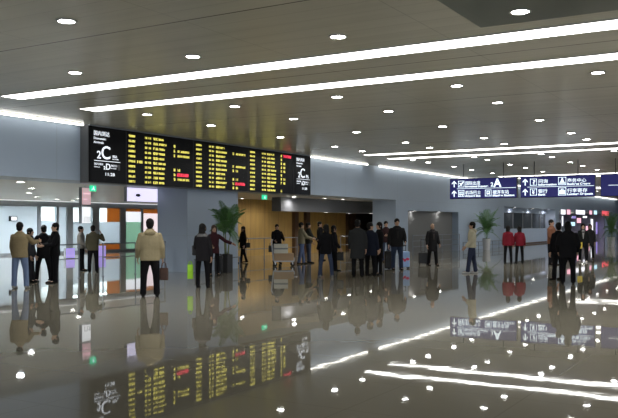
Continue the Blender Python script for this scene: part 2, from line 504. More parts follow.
# ------------------------------------------------------------------ downlights
rows = [7.75, 10.47, 15.42, 18.05, 21.65, 25.25, 27.4, 32.2, 33.9, 37.15, 39.7, 43.0, 49.8, 52.4, 56.0, 59.6, 67.5, 71, 75, 80]
cols = [-14.07, -11.31, -8.54, -5.78, -3.05, -.3, 2.46]
ring_me = MB().ring((0, 0, -.02), .112, .145, .02, 24).mesh('trim_ring')
lens_me = MB().cyl((0, 0, -.014), .112, .012, 24).mesh('lens')
ring_me.materials.append(M['trimring']); lens_me.materials.append(M['down'])
def seen(X, Y, z):
    dep = -X * S_ + Y * C_; lat = X * C_ + Y * S_
    if dep < 1: return None
    px = CX + FPX * lat / dep; py = YH - FPX * (z - HC) / dep
    return (px, py) if -2 < px < 620 and -2 < py < 420 else None
def downlight(loc, label, group, s=1.0, watt=0, col=(1, .95, .88)):
    t = thing('downlight', label, 'ceiling light', loc, 0, group)
    t.scale = (s, s, 1)
    for n, me in (('trim_ring', ring_me), ('lens', lens_me)):
        o = bpy.data.objects.new(n, me); COL.objects.link(o); o.parent = t
    if watt:
        ld = bpy.data.lights.new('downlight_lamp', 'SPOT'); ld.energy = watt; ld.color = col; ld.spot_size = math.radians(165); ld.spot_blend = .6; ld.shadow_soft_size = .1
        lo = bpy.data.objects.new('downlight_lamp', ld); COL.objects.link(lo); lo.parent = t; lo.location = (0, 0, -.03)
ri = 0
for Y in rows:
    vis = [X for X in cols if seen(X, Y, ZC)]
    if not vis: continue
    for j, X in enumerate(cols):
        if X in vis:
            n = vis.index(X)
            downlight((X, Y, ZC), 'round ceiling downlight, %s from the left in the %s row of the hall ceiling' % (ORD[n], ORD[ri]), 'round downlights in the hall ceiling', 1.0)
        elif X < 0:
            pass
    ri += 1
# in the low ceilings
low = [(20.5, 181.5, 'over the man in the tan jacket'), (31.5, 188, ''), (29, 192.5, ''), (36.5, 196.6, ''), (78.6, 198, ''), (73, 200, ''), (57, 199, '')]
for i, (x, y, _) in enumerate(low):
    p = on_floor(x, y, 2.83)
    if p.x < -33.5: p = p * (33.3 / -p.x)
    downlight((p.x, p.y, 2.83), 'downlight in the low arrivals ceiling at the left, %s nearest' % ORD[i], 'downlights in the arrivals ceiling', 1, 420, (.93, .97, 1))
for i, (x, y) in enumerate([(242, 198), (275, 199), (294, 196), (294, 200), (325, 198), (343, 199), (395, 201)]):
    p = on_floor(x, y, 2.83)
    if i == 6: continue
    if p.x < -22.6: p = p * (22.4 / -p.x)
    if p.x < -19.8 and p.y > 33.4: p = p * (19.7 / -p.x)
    downlight((p.x, p.y, 2.83), 'downlight in the alcove ceiling above the wood wall, %s from the left' % ORD[i], 'downlights in the alcove ceiling', .9, 25 if i in (2, 4, 5) else 75)
for i, x in enumerate((326, 349, 371)):
    Y = y_at(x, -20.25)
    downlight((-20.25, Y, 2.20), 'small downlight under the grey soffit of the alcove, %s from the left' % ORD[i], 'downlights under the soffit', .8, 150)
for i, (x, y) in enumerate(((414, 211.6), (440, 212.5))):
    downlight((-17.36, y_at(x, -17.36), 2.31), 'downlight under the head of the grey doorway, %s from the left' % ORD[i], 'downlights over the grey doorway', .9, 2)
for i, x in enumerate((515, 533, 548)):
    downlight((-17.5, y_at(x, -17.5), 2.82), 'downlight over the far counter with dark windows, %s from the left' % ORD[i], 'downlights over the far counter', 1, 45, (1, .86, .90))
for i, Y in enumerate((73, 78, 83, 88, 93)):
    downlight((-20, Y, 2.83), 'added downlight in the far shop ceiling at the right, %s from the left' % ORD[i], 'downlights added in the far shop ceiling', 1.5, 200, (.93, .93, 1))  # lamps added to brighten the far shops

# ------------------------------------------------------------------ flight information board
XB = -16.8
BY0, BY1 = 16.05, 28.12
BZ0, BZ1 = 2.76, 4.385
bd = thing('flight_board', 'long black flight information board with yellow rows, hung on the grey wall', 'display board', (XB, 0, 0))
MB().box(XW - XB + .01, -.03, BY0, BY1, BZ0, BZ1).build('case', M['boardcase'], bd)
MB().box(-.03, 0, BY0 + .02, BY1 - .02, BZ0 + .02, BZ1 - .02).build('screen_face', M['board'], bd)
mb = MB()
for yy in (17.52, 20.62, 23.72, 26.83):
    mb.box(0, .004, yy - .012, yy + .012, BZ0 + .02, BZ1 - .02)
mb.build('panel_joint', M['black'], bd)
MB().box(-.03, .035, BY0, BY1, BZ1 - .03, BZ1).build('top_trim', M['alu'], bd)

def glyphs(mb, y0, y1, zc, h, nchar, dense, gap=.25):
    """small lit dot-matrix characters, too fine to read at this distance"""
    cw = (y1 - y0) / nchar
    gw = cw * (1 - gap)
    nx, nz = (3, 5) if not dense else (5, 5)
    for c in range(nchar):
        a = y0 + c * cw
        for i in range(nx):
            k = 0
            while k < nz:
                run = random.choice((1, 2, 3, 4) if dense else (1, 2, 3, 5))
                run = min(run, nz - k)
                if random.random() < (.80 if dense else .82):
                    mb.quad((.003, a + gw * i / nx, zc - h / 2 + h * k / nz), (.003, a + gw * (i + .96) / nx, zc - h / 2 + h * k / nz), (.003, a + gw * (i + .96) / nx, zc - h / 2 + h * (k + run * .97) / nz), (.003, a + gw * i / nx, zc - h / 2 + h * (k + run * .97) / nz))
                k += run
groups = [(17.62, 17.90, 18.32, 18.60, 18.69, 19.28, 19.66), (20.76, 21.06, 21.45, 21.73, 21.83, 22.42, 22.80), (23.84, 24.15, 24.60, 24.87, 24.95, 25.54, 25.90)]
status = [{1: 's', 2: 'l', 3: 'l', 6: 'm', 7: 'r', 8: 'l'}, {1: 'l', 4: 'l', 5: 'm', 7: 'm', 8: 'r', 9: 'm'}, {0: 'r', 1: 's', 2: 'm', 3: 'm', 4: 'm', 5: 's', 6: 'm', 7: 'm', 9: 's'}]
for g, (c0, c1, t0, t1, n0, n1, s0) in enumerate(groups):
    for r in range(10):
        row, rd = MB(), MB()
        zc = 4.215 - r * .1495
        row.box(.0005, .0022, c0 - .05, s0 + .80, zc - .062, zc + .062)
        glyphs(row, c0, c1, zc, .066, 6, False, .12)
        glyphs(row, t0, t0 + .11, zc, .064, 2, False, .2); glyphs(row, t0 + .15, t1, zc, .064, 2, False, .2)
        ln = random.choice((.45, .55, .62, .50)) if r else .40
        glyphs(row, n0, n0 + .21, zc, .078, 2, True, .08)
        glyphs(row, n0 + .24, n0 + .24 + ln * .6, zc, .064, max(3, int(ln * 9)), False, .12)
        if g == 0 and r == 5: glyphs(row, 17.98, 18.24, zc, .08, 5, False, .15)
        k = status[g].get(r)
        if k in ('s', 'm', 'l', 'r'): glyphs(row, s0 - .02, s0 + .07, zc, .09, 1, True, .1)
        if k == 'm': glyphs(row, s0 + .17, s0 + .30, zc, .085, 2, False, .15)
        if k == 'l': glyphs(row, s0 + .17, s0 + .76, zc, .07, 7, True, .15)
        o = row.build('flight_row', M['board'], bd)
        o.data.materials.append(M['yellow'])
        for f in o.data.polygons:
            if f.index > 5: f.material_index = 1
        if k == 'r':
            glyphs(rd, s0 + .14, s0 + .72, zc, .10, 6, True, .05)
            o = rd.build('delay_notice', M['red'], o); o['label'] = 'red delay notice'

def title_panel(y0, parent):
    t = thing('title_panel', None, None); t.parent = parent
    MB().box(0, .006, y0 - .02, y0 + 1.18, BZ0 + .05, BZ1 - .06).build('panel_face', M['board'], t)
    x = .012
    W = M['white_led']
    def T(s, size, dy, z, width=None, bold=.003): text_obj('lettering', s, size, (x, y0 + dy, z), 'x', W, t, bold, width=width)
    T('国内到达', .15, .08, 4.11, .60, 0)
    T('Domestic', .095, .08, 3.99, .46, 0)
    T('Arrivals', .095, .08, 3.88, .38, 0)
    T('2', .30, .20, 3.46, .15, .004)
    T('C', .52, .36, 3.46, .34, .004)
    T('到达', .09, .80, 3.51, .19, 0)
    T('Arrivals', .05, .80, 3.455, .25, 0)
    MB().box(x - .003, x + .003, y0 + .10, y0 + 1.12, 3.385, 3.40).build('rule', W, t)
    T('国内到达', .075, .10, 3.27, .34, -.001)
    T('Domestic', .05, .10, 3.20, .22, -.001)
    T('2', .13, .46, 3.16, .07)
    T('D', .24, .54, 3.16, .17)
    T('到达口', .075, .74, 3.25, .24, -.001)
    T('Arrivals', .05, .74, 3.185, .22, -.001)
    MB().box(x - .003, x + .003, y0 + 1.03, y0 + 1.11, 3.16, 3.32).build('symbol', M['boardcase'], t)
    T('11:28', .13, .50, 2.98, .36, 0)
title_panel(16.14, bd)
title_panel(26.92, bd)

# ------------------------------------------------------------------ hanging signs
YS = 36.0
def arrow(mb, x, z, s):
    y = -.062
    mb.poly([(x, y, z + s), (x - s * .75, y, z + s * .25), (x - s * .75, y, z - s * .12), (x - s * .16, y, z + s * .40), (x - s * .16, y, z - s), (x + s * .16, y, z - s), (x + s * .16, y, z + s * .40), (x + s * .75, y, z - s * .12), (x + s * .75, y, z + s * .25)])
def sign(x0, x1, label, rods):
    t = thing('hanging_sign', label, 'sign', (0, YS, 0), 0, 'blue signs hung from the ceiling')
    MB().rbox(x0, x1, -.05, .13, 2.78, 3.73, .012).build('sign_case', M['black'], t)
    MB().box(x0 + .02, x1 - .02, -.056, -.05, 2.80, 3.71).build('sign_face', M['blue'], t)
    for r in rods:
        MB().cyl((r, .04, 3.73), .018, ZC - 3.73, 8).build('rod', M['black'], t)
    MB().box(x0 + .32 if x0 > -12 else x0 + .35, x1 - .05, -.064, -.058, 3.245, 3.262).build('rule', M['sign_white'], t)
    return t
def stext(t, s, size, x, z, width, bold=.004): text_obj('lettering', s, size, (x, -.062, z), 'y', M['sign_white'], t, bold, width=width)
def frame_icon(t, x, z, s, draw):
    mb = MB(); y = -.062; w_ = .02
    mb.box(x, x + s, y - .003, y, z, z + w_).box(x, x + s, y - .003, y, z + s - w_, z + s).box(x, x + w_, y - .003, y, z, z + s).box(x + s - w_, x + s, y - .003, y, z, z + s)
    draw(mb, x, z, s, y)
    mb.build('pictogram', M['sign_white'], t)
def plane_icon(mb, x, z, s, y):
    def P(a, b): return (x + a * s, y, z + b * s)
    mb.poly([P(.15, .20), P(.25, .12), P(.85, .72), P(.88, .88), P(.72, .85)])
    mb.poly([P(.12, .62), P(.20, .70), P(.62, .58), P(.52, .46)])
    mb.poly([P(.52, .12), P(.60, .20), P(.66, .55), P(.54, .44)])
def bus_icon(mb, x, z, s, y):
    mb.box(x + .15 * s, x + .85 * s, y - .003, y, z + .28 * s, z + .42 * s).box(x + .15 * s, x + .85 * s, y - .003, y, z + .68 * s, z + .76 * s)
    for k in (.15, .38, .60, .80): mb.box(x + k * s, x + (k + .06) * s, y - .003, y, z + .42 * s, z + .68 * s)
    mb.cyl((x + .3 * s, y - .003, z + .22 * s), .08 * s, .003, 12, 'y').cyl((x + .7 * s, y - .003, z + .22 * s), .08 * s, .003, 12, 'y')
def train_icon(mb, x, z, s, y):
    mb.box(x + .25 * s, x + .75 * s, y - .003, y, z + .30 * s, z + .52 * s).box(x + .25 * s, x + .75 * s, y - .003, y, z + .72 * s, z + .82 * s)
    mb.box(x + .25 * s, x + .33 * s, y - .003, y, z + .5 * s, z + .74 * s).box(x + .67 * s, x + .75 * s, y - .003, y, z + .5 * s, z + .74 * s)
    mb.poly([(x + .3 * s, y, z + .26 * s), (x + .2 * s, y, z + .14 * s), (x + .28 * s, y, z + .14 * s), (x + .38 * s, y, z + .26 * s)])
    mb.poly([(x + .7 * s, y, z + .26 * s), (x + .8 * s, y, z + .14 * s), (x + .72 * s, y, z + .14 * s), (x + .62 * s, y, z + .26 * s)])
def desk_icon(mb, x, z, s, y):
    mb.cyl((x + .5 * s, y - .003, z + .72 * s), .13 * s, .003, 16, 'y')
    mb.poly([(x + .25 * s, y, z + .36 * s), (x + .75 * s, y, z + .36 * s), (x + .66 * s, y, z + .58 * s), (x + .34 * s, y, z + .58 * s)])
    mb.box(x + .12 * s, x + .88 * s, y - .003, y, z + .16 * s, z + .30 * s)
def luggage_icon(mb, x, z, s, y):
    mb.box(x + .14 * s, x + .86 * s, y - .003, y, z + .16 * s, z + .66 * s)
    mb.box(x + .36 * s, x + .42 * s, y - .003, y, z + .66 * s, z + .80 * s).box(x + .58 * s, x + .64 * s, y - .003, y, z + .66 * s, z + .80 * s).box(x + .36 * s, x + .64 * s, y - .003, y, z + .78 * s, z + .84 * s)
def letter_icon(ch):
    def f(mb, x, z, s, y): pass
    return f
def cdraw(t, ch, x, z, s): stext(t, ch, s * .9, x + s * .30, z + s * .18, s * .40)

x0 = -13.82
s1 = sign(x0, x0 + 3.2, 'blue hanging sign with white arrows and a big letter A, beside the left wall', (x0 + .65, x0 + 2.55))
mb = MB(); arrow(mb, x0 + .22, 3.48, .15); arrow(mb, x0 + .22, 3.03, .15); mb.build('arrow', M['sign_white'], s1)
frame_icon(s1, x0 + .42, 3.32, .30, plane_icon)
stext(s1, '国际出发', .195, x0 + .76, 3.43, .72, .001)
stext(s1, 'International Departure', .12, x0 + .76, 3.31, 1.10)
stext(s1, '2', .26, x0 + 1.98, 3.33, .12); stext(s1, 'A', .52, x0 + 2.13, 3.31, .38, .014)
frame_icon(s1, x0 + .42, 2.88, .30, bus_icon)
stext(s1, '机场巴士', .195, x0 + .76, 2.99, .75, .001); stext(s1, 'Airport Bus', .12, x0 + .76, 2.87, .75)
frame_icon(s1, x0 + 1.72, 2.88, .30, train_icon)
stext(s1, '磁浮车站', .195, x0 + 2.08, 2.99, .75, .001); stext(s1, 'Maglev Station', .12, x0 + 2.08, 2.87, 1.0)

x0 = -10.46
s2 = sign(x0, x0 + 3.24, 'blue hanging sign for information, bank, business center and luggage deposit', (x0 + .6, x0 + 2.5))
mb = MB(); arrow(mb, x0 + .22, 3.48, .15); arrow(mb, x0 + .22, 3.03, .15); mb.build('arrow', M['sign_white'], s2)
frame_icon(s2, x0 + .44, 3.32, .30, letter_icon('?')); cdraw(s2, '?', x0 + .44, 3.32, .30)
stext(s2, '问询', .195, x0 + .80, 3.43, .40, .001); stext(s2, 'Information', .12, x0 + .80, 3.31, .80)
frame_icon(s2, x0 + .44, 2.88, .30, letter_icon('¥')); cdraw(s2, '¥', x0 + .44, 2.88, .30)
stext(s2, '银行', .195, x0 + .80, 2.99, .40, .001); stext(s2, 'Bank', .12, x0 + .80, 2.87, .32)
frame_icon(s2, x0 + 1.68, 3.32, .34, desk_icon)
stext(s2, '商务中心', .195, x0 + 2.06, 3.43, .80, .001); stext(s2, 'Business Center', .12, x0 + 2.06, 3.31, .98)
frame_icon(s2, x0 + 1.68, 2.86, .34, luggage_icon)
stext(s2, '行李寄存', .195, x0 + 2.06, 2.99, .85, .001); stext(s2, 'Luggage Deposit', .12, x0 + 2.06, 2.87, 1.08)
x0 = -7.0
s3 = sign(x0, x0 + 3.2, 'blue hanging sign cut off by the right edge of the photo', (x0 + .6, x0 + 2.5))

# exit signs (green with a running figure)
def exit_sign(x, y, X, w, label, ztop=2.83):
    Yc = y_at(x, X); z = z_at(x, y, X)
    t = thing('exit_sign', label, 'exit sign', (X, Yc, 0), 0, 'green exit signs')
    MB().box(-.03, .02, -w / 2, w / 2, z - .09, z + .09).build('sign_face', M['sign_green'], t)
    mb = MB(); q = .023
    mb.cyl((q, w * .02, z + .055), .014, .002, 10, 'x')
    mb.poly([(q, -.03, z + .03), (q, .03, z + .035), (q, .02, z - .01), (q, .07, z - .04), (q, .06, z - .06), (q, -.01, z - .02), (q, -.07, z - .06), (q, -.08, z - .045), (q, -.02, z)])
    mb.build('pictogram', M['sign_white'], t)
    MB().cyl((0, 0, z + .09), .012, max(.02, ztop - z - .09), 8).build('rod', M['steel'], t)
exit_sign(93, 188.5, -19.0, .24, 'green exit sign hung behind the left end of the flight board')
exit_sign(264.5, 197.3, -18.9, .34, 'green exit sign hung in the alcove below the flight board')

# lightboxes in the arrivals opening
def lightbox(name, x0, x1, y0, y1, X, face, label, depth=.14, hang=2.83, group=None, mark=None):
    a, b = y_at(x0, X), y_at(x1, X); xm = (x0 + x1) / 2
    zt, zb = min(z_at(xm, y0, X), hang - .01 if hang else 9), z_at(xm, y1, X)
    t = thing(name, label, 'lightbox', (X, a, zb), 0, group)
    MB().box(-depth, -.01, 0, b - a, 0, zt - zb).build('sign_case', M['alu'], t)
    MB().box(-.01, 0, .015, b - a - .015, .015, zt - zb - .015).build('sign_face', face, t)
    if hang and hang - zt > .03:
        MB().cyl((-.07, (b - a) * .5, zt - zb), .015, hang - zt, 8).build('rod', M['steel'], t)
    if mark: mark(t, b - a, zt - zb)
    return t
def mk_dot(t, wd, h):
    MB().ell((.004, wd * .34, h * .46), (.006, .12, .05)).build('emblem', M['black'], t)
def mk_num(t, wd, h):
    text_obj('lettering', '口3', .2, (.004, wd * .2, h * .12), 'x', M['alu'], t, width=wd * .65)
def mk_red(t, wd, h):
    MB().box(0, .004, wd * .1, wd * .9, h * .62, h * .68).box(0, .004, wd * .1, wd * .6, h * .30, h * .35).build('lettering', M['shoppink'], t)
lightbox('hanging_lightbox', 127, 158.5, 184, 202, -18.75, M['lavender'], 'wide lavender lightbox hung under the board beside the grey pillar', mark=mk_dot)
lightbox('hanging_lightbox', 82, 91, 187.5, 205, -19.4, M['pinkface'], 'upper pinkish lightbox of the narrow pair in the arrivals opening', group='narrow hanging lightboxes', mark=mk_red)
lightbox('hanging_lightbox', 82, 91, 206.5, 223.5, -19.4, M['whiteface'], 'lower white lightbox of the narrow pair in the arrivals opening', hang=None, group='narrow hanging lightboxes', mark=mk_num).location.z += 0
lightbox('low_violet_box', 66, 75, 252, 262, -29, M['violet'], 'violet glowing box added low behind the rail, left of the standing pair', hang=None, group='low violet glowing boxes').location.z = 0  # glowing box set where a violet glow shows, its source unknown
lightbox('low_violet_box', 98, 106, 251, 262, -29, M['violet'], 'violet glowing box added low behind the rail, right of the standing pair', hang=None, group='low violet glowing boxes').location.z = 0  # second glowing box for a violet glow of unknown source
mon = thing('wall_monitor', 'small lit monitor on the glazed partition at the left edge', 'monitor', (-33.8, y_at(14, -33.8), 0))
MB().box(-.15, 0, -.2, .2, 1.75, 2.0).build('case', M['black'], mon)
MB().box(0, .004, -.16, .16, 1.78, 1.97).build('screen', M['whiteface'], mon)

# far shop signs
for (x0, x1, y0, y1, mt, lab) in ((561, 565.5, 209.5, 214.5, 'shopwhite', 'small white lit sign, first of the row over the far shops'), (567, 570.5, 209.5, 214.5, 'shoppink', 'small pink lit sign, second of the row over the far shops'),
                             (576, 585, 210, 214.5, 'shopwhite', 'wide white lit sign in the middle over the far shops'), (589.5, 592, 210.5, 214.5, 'shoppink', 'narrow pink lit sign over the far shops near the right end'),
                             (594, 597, 210.5, 214.5, 'shopblue', 'small pale blue lit sign, last of the row over the far shops'), (602, 609, 211, 216, 'shopred', 'red glowing sign at the right edge over the far shops')):
    lightbox('shop_sign', x0, x1, y0, y1, -17.02, M[mt], lab, .1, None, 'lit signs over the far shops')
for (x0, x1, y0, y1, mt, lab) in ((577, 581, 218, 223, 'shoppink', 'pink lit box added inside the far shop'), (583, 587, 216, 218, 'shopwhite', 'slim white lit box added high inside the far shop'), (591, 593, 219, 240, 'shopwhite', 'tall white lit box added inside the far shop'), (571, 575, 222, 226, 'shopblue', 'pale blue lit box added inside the far shop'), (586, 589.5, 226, 231, 'shoppink', 'lower pink lit box added near the tall white one'), (596, 599, 222, 234, 'violet', 'violet lit box added at the right of the far shop'), (572, 576, 216, 218.5, 'violet', 'slim violet lit box added high inside the far shop'), (562, 563.2, 216, 226, 'shopwhite', 'thin white lit box added at the left of the far shop')):
    lightbox('shop_glow_box', x0, x1, y0, y1, -19.2, M[mt], lab, .1, None, 'lit boxes added inside the far shop')  # made-up lit boxes that give the shop its bright spots
for k in range(5):
    a = 72 + k * 5
    t = thing('shop_shelf', 'pale shelf unit along the back of the far shop, %s from the left' % ORD[k], 'shelf', (-22.6, a, 0), 0, 'shelf units in the far shop')
    MB().box(-.38, -.33, 0, 3.6, 0, 2.1).build('back_panel', M['white_wall'], t)
    for z in (.15, .65, 1.15, 1.65): MB().box(-.33, .1, 0, 3.6, z, z + .04).build('shelf', M['alu'], t)
    for yy in (-.04, 3.6): MB().box(-.33, .1, yy, yy + .04, 0, 2.1).build('side_panel', M['alu'], t)

# ------------------------------------------------------------------ railings
def railing(X, ya, yb, ztop, zmid, label, step=1.5, r=.02, mat='rail'):
    n = max(1, round((yb - ya) / step))
    t = thing('railing', label, 'railing', (X, ya, 0), 0, 'steel railings along the openings')
    L = yb - ya
    for k in range(n + 1):
        MB().cyl((0, L * k / n, 0), r, ztop, 10).cyl((0, L * k / n, 0), r * 2.2, .015, 12).build('post', M[mat], t)
    MB().tube([(0, -.03, ztop), (0, L + .03, ztop)], r, 10).build('top_rail', M[mat], t)
    for z in zmid:
        MB().tube([(0, 0, z), (0, L, z)], r * .8, 10).build('lower_rail', M[mat], t)
railing(-18.0, y_at(58, -18.0), y_at(79, -18.0), 1.0, (.58,), 'steel railing at the left between the queuing people and the arrivals hall')
railing(-18.0, y_at(103, -18.0), 20.6, 1.0, (.58,), 'steel railing in front of the arrivals hall just left of the grey pillar')
railing(-20.6, 27.5, 33.2, .95, (.48,), 'steel railing before the wood wall near the trolley')
railing(-20.6, 37.6, 45.5, .95, (.48,), 'steel railing before the wood wall behind the dark coated group')
railing(-17.0, 38.9, 45.8, 1.0, (.7, .4), 'steel railing across the grey doorway behind the person with a black case')
railing(-16.95, 46.3, 54.6, .48, (.25,), 'low steel bumper rail along the wall behind the far palm')
railing(-16.95, 20.9, 23.4, .42, (), 'low steel bumper rail along the wide face of the grey pillar')

# ------------------------------------------------------------------ palms
def palm(loc, H, spread, pot_w, pot_h, potmat, nfr, nstem, label, square, seed):
    rnd = random.Random(seed)
    t = thing('potted_palm', label, 'plant', loc, 0, 'potted palms')
    xmin = XW + .06 - loc.x
    def K(p):
        return Vector((max(p.x, xmin), p.y, p.z))
    if square:
        MB().rbox(-pot_w / 2, pot_w / 2, -pot_w / 2, pot_w / 2, 0, pot_h, .015).build('planter', potmat, t)
    else:
        n = 24
        MB().loft([[(r * math.cos(2 * PI * k / n), r * math.sin(2 * PI * k / n), z) for k in range(n)] for z, r in ((0, pot_w * .38), (.03, pot_w * .40), (pot_h - .05, pot_w * .5), (pot_h, pot_w * .53))]).build('planter', potmat, t, True)
    MB().cyl((0, 0, pot_h - .005), pot_w * .42, .02, 18).build('soil', M['soil'], t)
    heads = []
    for k in range(nstem):
        a = 2 * PI * k / nstem + .4; rr = .05 if nstem > 1 else 0
        hz = H * (.50 + .10 * rnd.random())
        top = Vector((math.cos(a) * (rr + .08), math.sin(a) * (rr + .08), hz)) if nstem > 1 else Vector((.01, 0, hz * .72))
        MB().tube([(math.cos(a) * rr, math.sin(a) * rr, pot_h - .02), (math.cos(a) * (rr + .03), math.sin(a) * (rr + .03), (pot_h + top.z) / 2), top], [.028, .022, .016], 8).build('stem', M['stemg'], t, True)
        heads.append(top)
    for i in range(nfr):
        base = heads[i % len(heads)] + (Vector((0, 0, rnd.uniform(-.06, .12))) if nstem > 1 else Vector((0, 0, 0)))
        a = 2.4 * i + rnd.uniform(-.3, .3)
        lift = rnd.uniform(.25, 1.0) if i % 3 else rnd.uniform(.9, 1.25)
        L = (H - base.z) * rnd.uniform(.95, 1.15) / max(.75, math.sin(max(lift, .9)))
        dirh = Vector((math.cos(a), math.sin(a), 0))
        pts = []
        for k in range(9):
            s = k / 8
            out = spread * s * (1.15 - .45 * (lift / 1.25)) * (0.55 + .45 * s)
            up = L * (math.sin(lift) * s * 1.35 - .75 * s * s * (1.35 - lift * .75))
            pts.append(K(base + dirh * out + Vector((0, 0, up))))
        mb = MB(); mb.tube(pts, [.010, .009, .008, .007, .006, .005, .004, .003, .002], 6)
        side = Vector((-math.sin(a), math.cos(a), 0))
        NL = 28
        for q in range(3, NL):
            s = q / NL; f = s * 8; k0 = min(7, int(f)); p = pts[k0].lerp(pts[k0 + 1], f - k0)
            tan = (pts[k0 + 1] - pts[k0]).normalized()
            ll = .25 * H / 2.1 * (math.sin(PI * min(1, s * .85 + .12)) ** .7) * rnd.uniform(.85, 1.1)
            for sg in (-1, 1):
                dv = (side * sg * .85 + tan * .65 + Vector((0, 0, -.25))).normalized()
                e = K(p + dv * ll); m1 = K(p + dv * ll * .45 + Vector((0, 0, .012)))
                wv = tan * .015
                mb.poly([p - wv * .4, m1 - wv, e, m1 + wv, p + wv * .4])
        mb.build('frond', M['leaf'], t)
p1 = on_floor(226.5, 272.5)
palm(p1, 2.3, .60, .30, .60, M['black'], 21, 3, 'tall potted palm in a black planter in front of the grey pillar', True, 3)
p2 = on_floor(486.5, 249.3) * .972; p2.z = 0
palm(p2, 2.45, 1.0, .50, .70, M['whitepot'], 28, 1, 'potted palm in a white planter against the far grey wall', False, 5)
p3 = on_floor(611, 247)
palm(p3, 2.5, .8, .55, .7, M['whitepot'], 20, 1, 'potted palm at the right edge before the far shops', False, 8)

# ------------------------------------------------------------------ people
def facing_rot(p, phi):
    tc = Vector((-p.x, -p.y)); tc.normalize()
    r = Vector((-tc.y, tc.x))
    d = tc * math.cos(math.radians(phi)) + r * math.sin(math.radians(phi))
    return math.atan2(d.x, -d.y)

def limb_dir(a, b, sg):
    a, b = math.radians(a), math.radians(b)
    return Vector((sg * math.sin(b), -math.sin(a) * math.cos(b), -math.cos(a) * math.cos(b)))

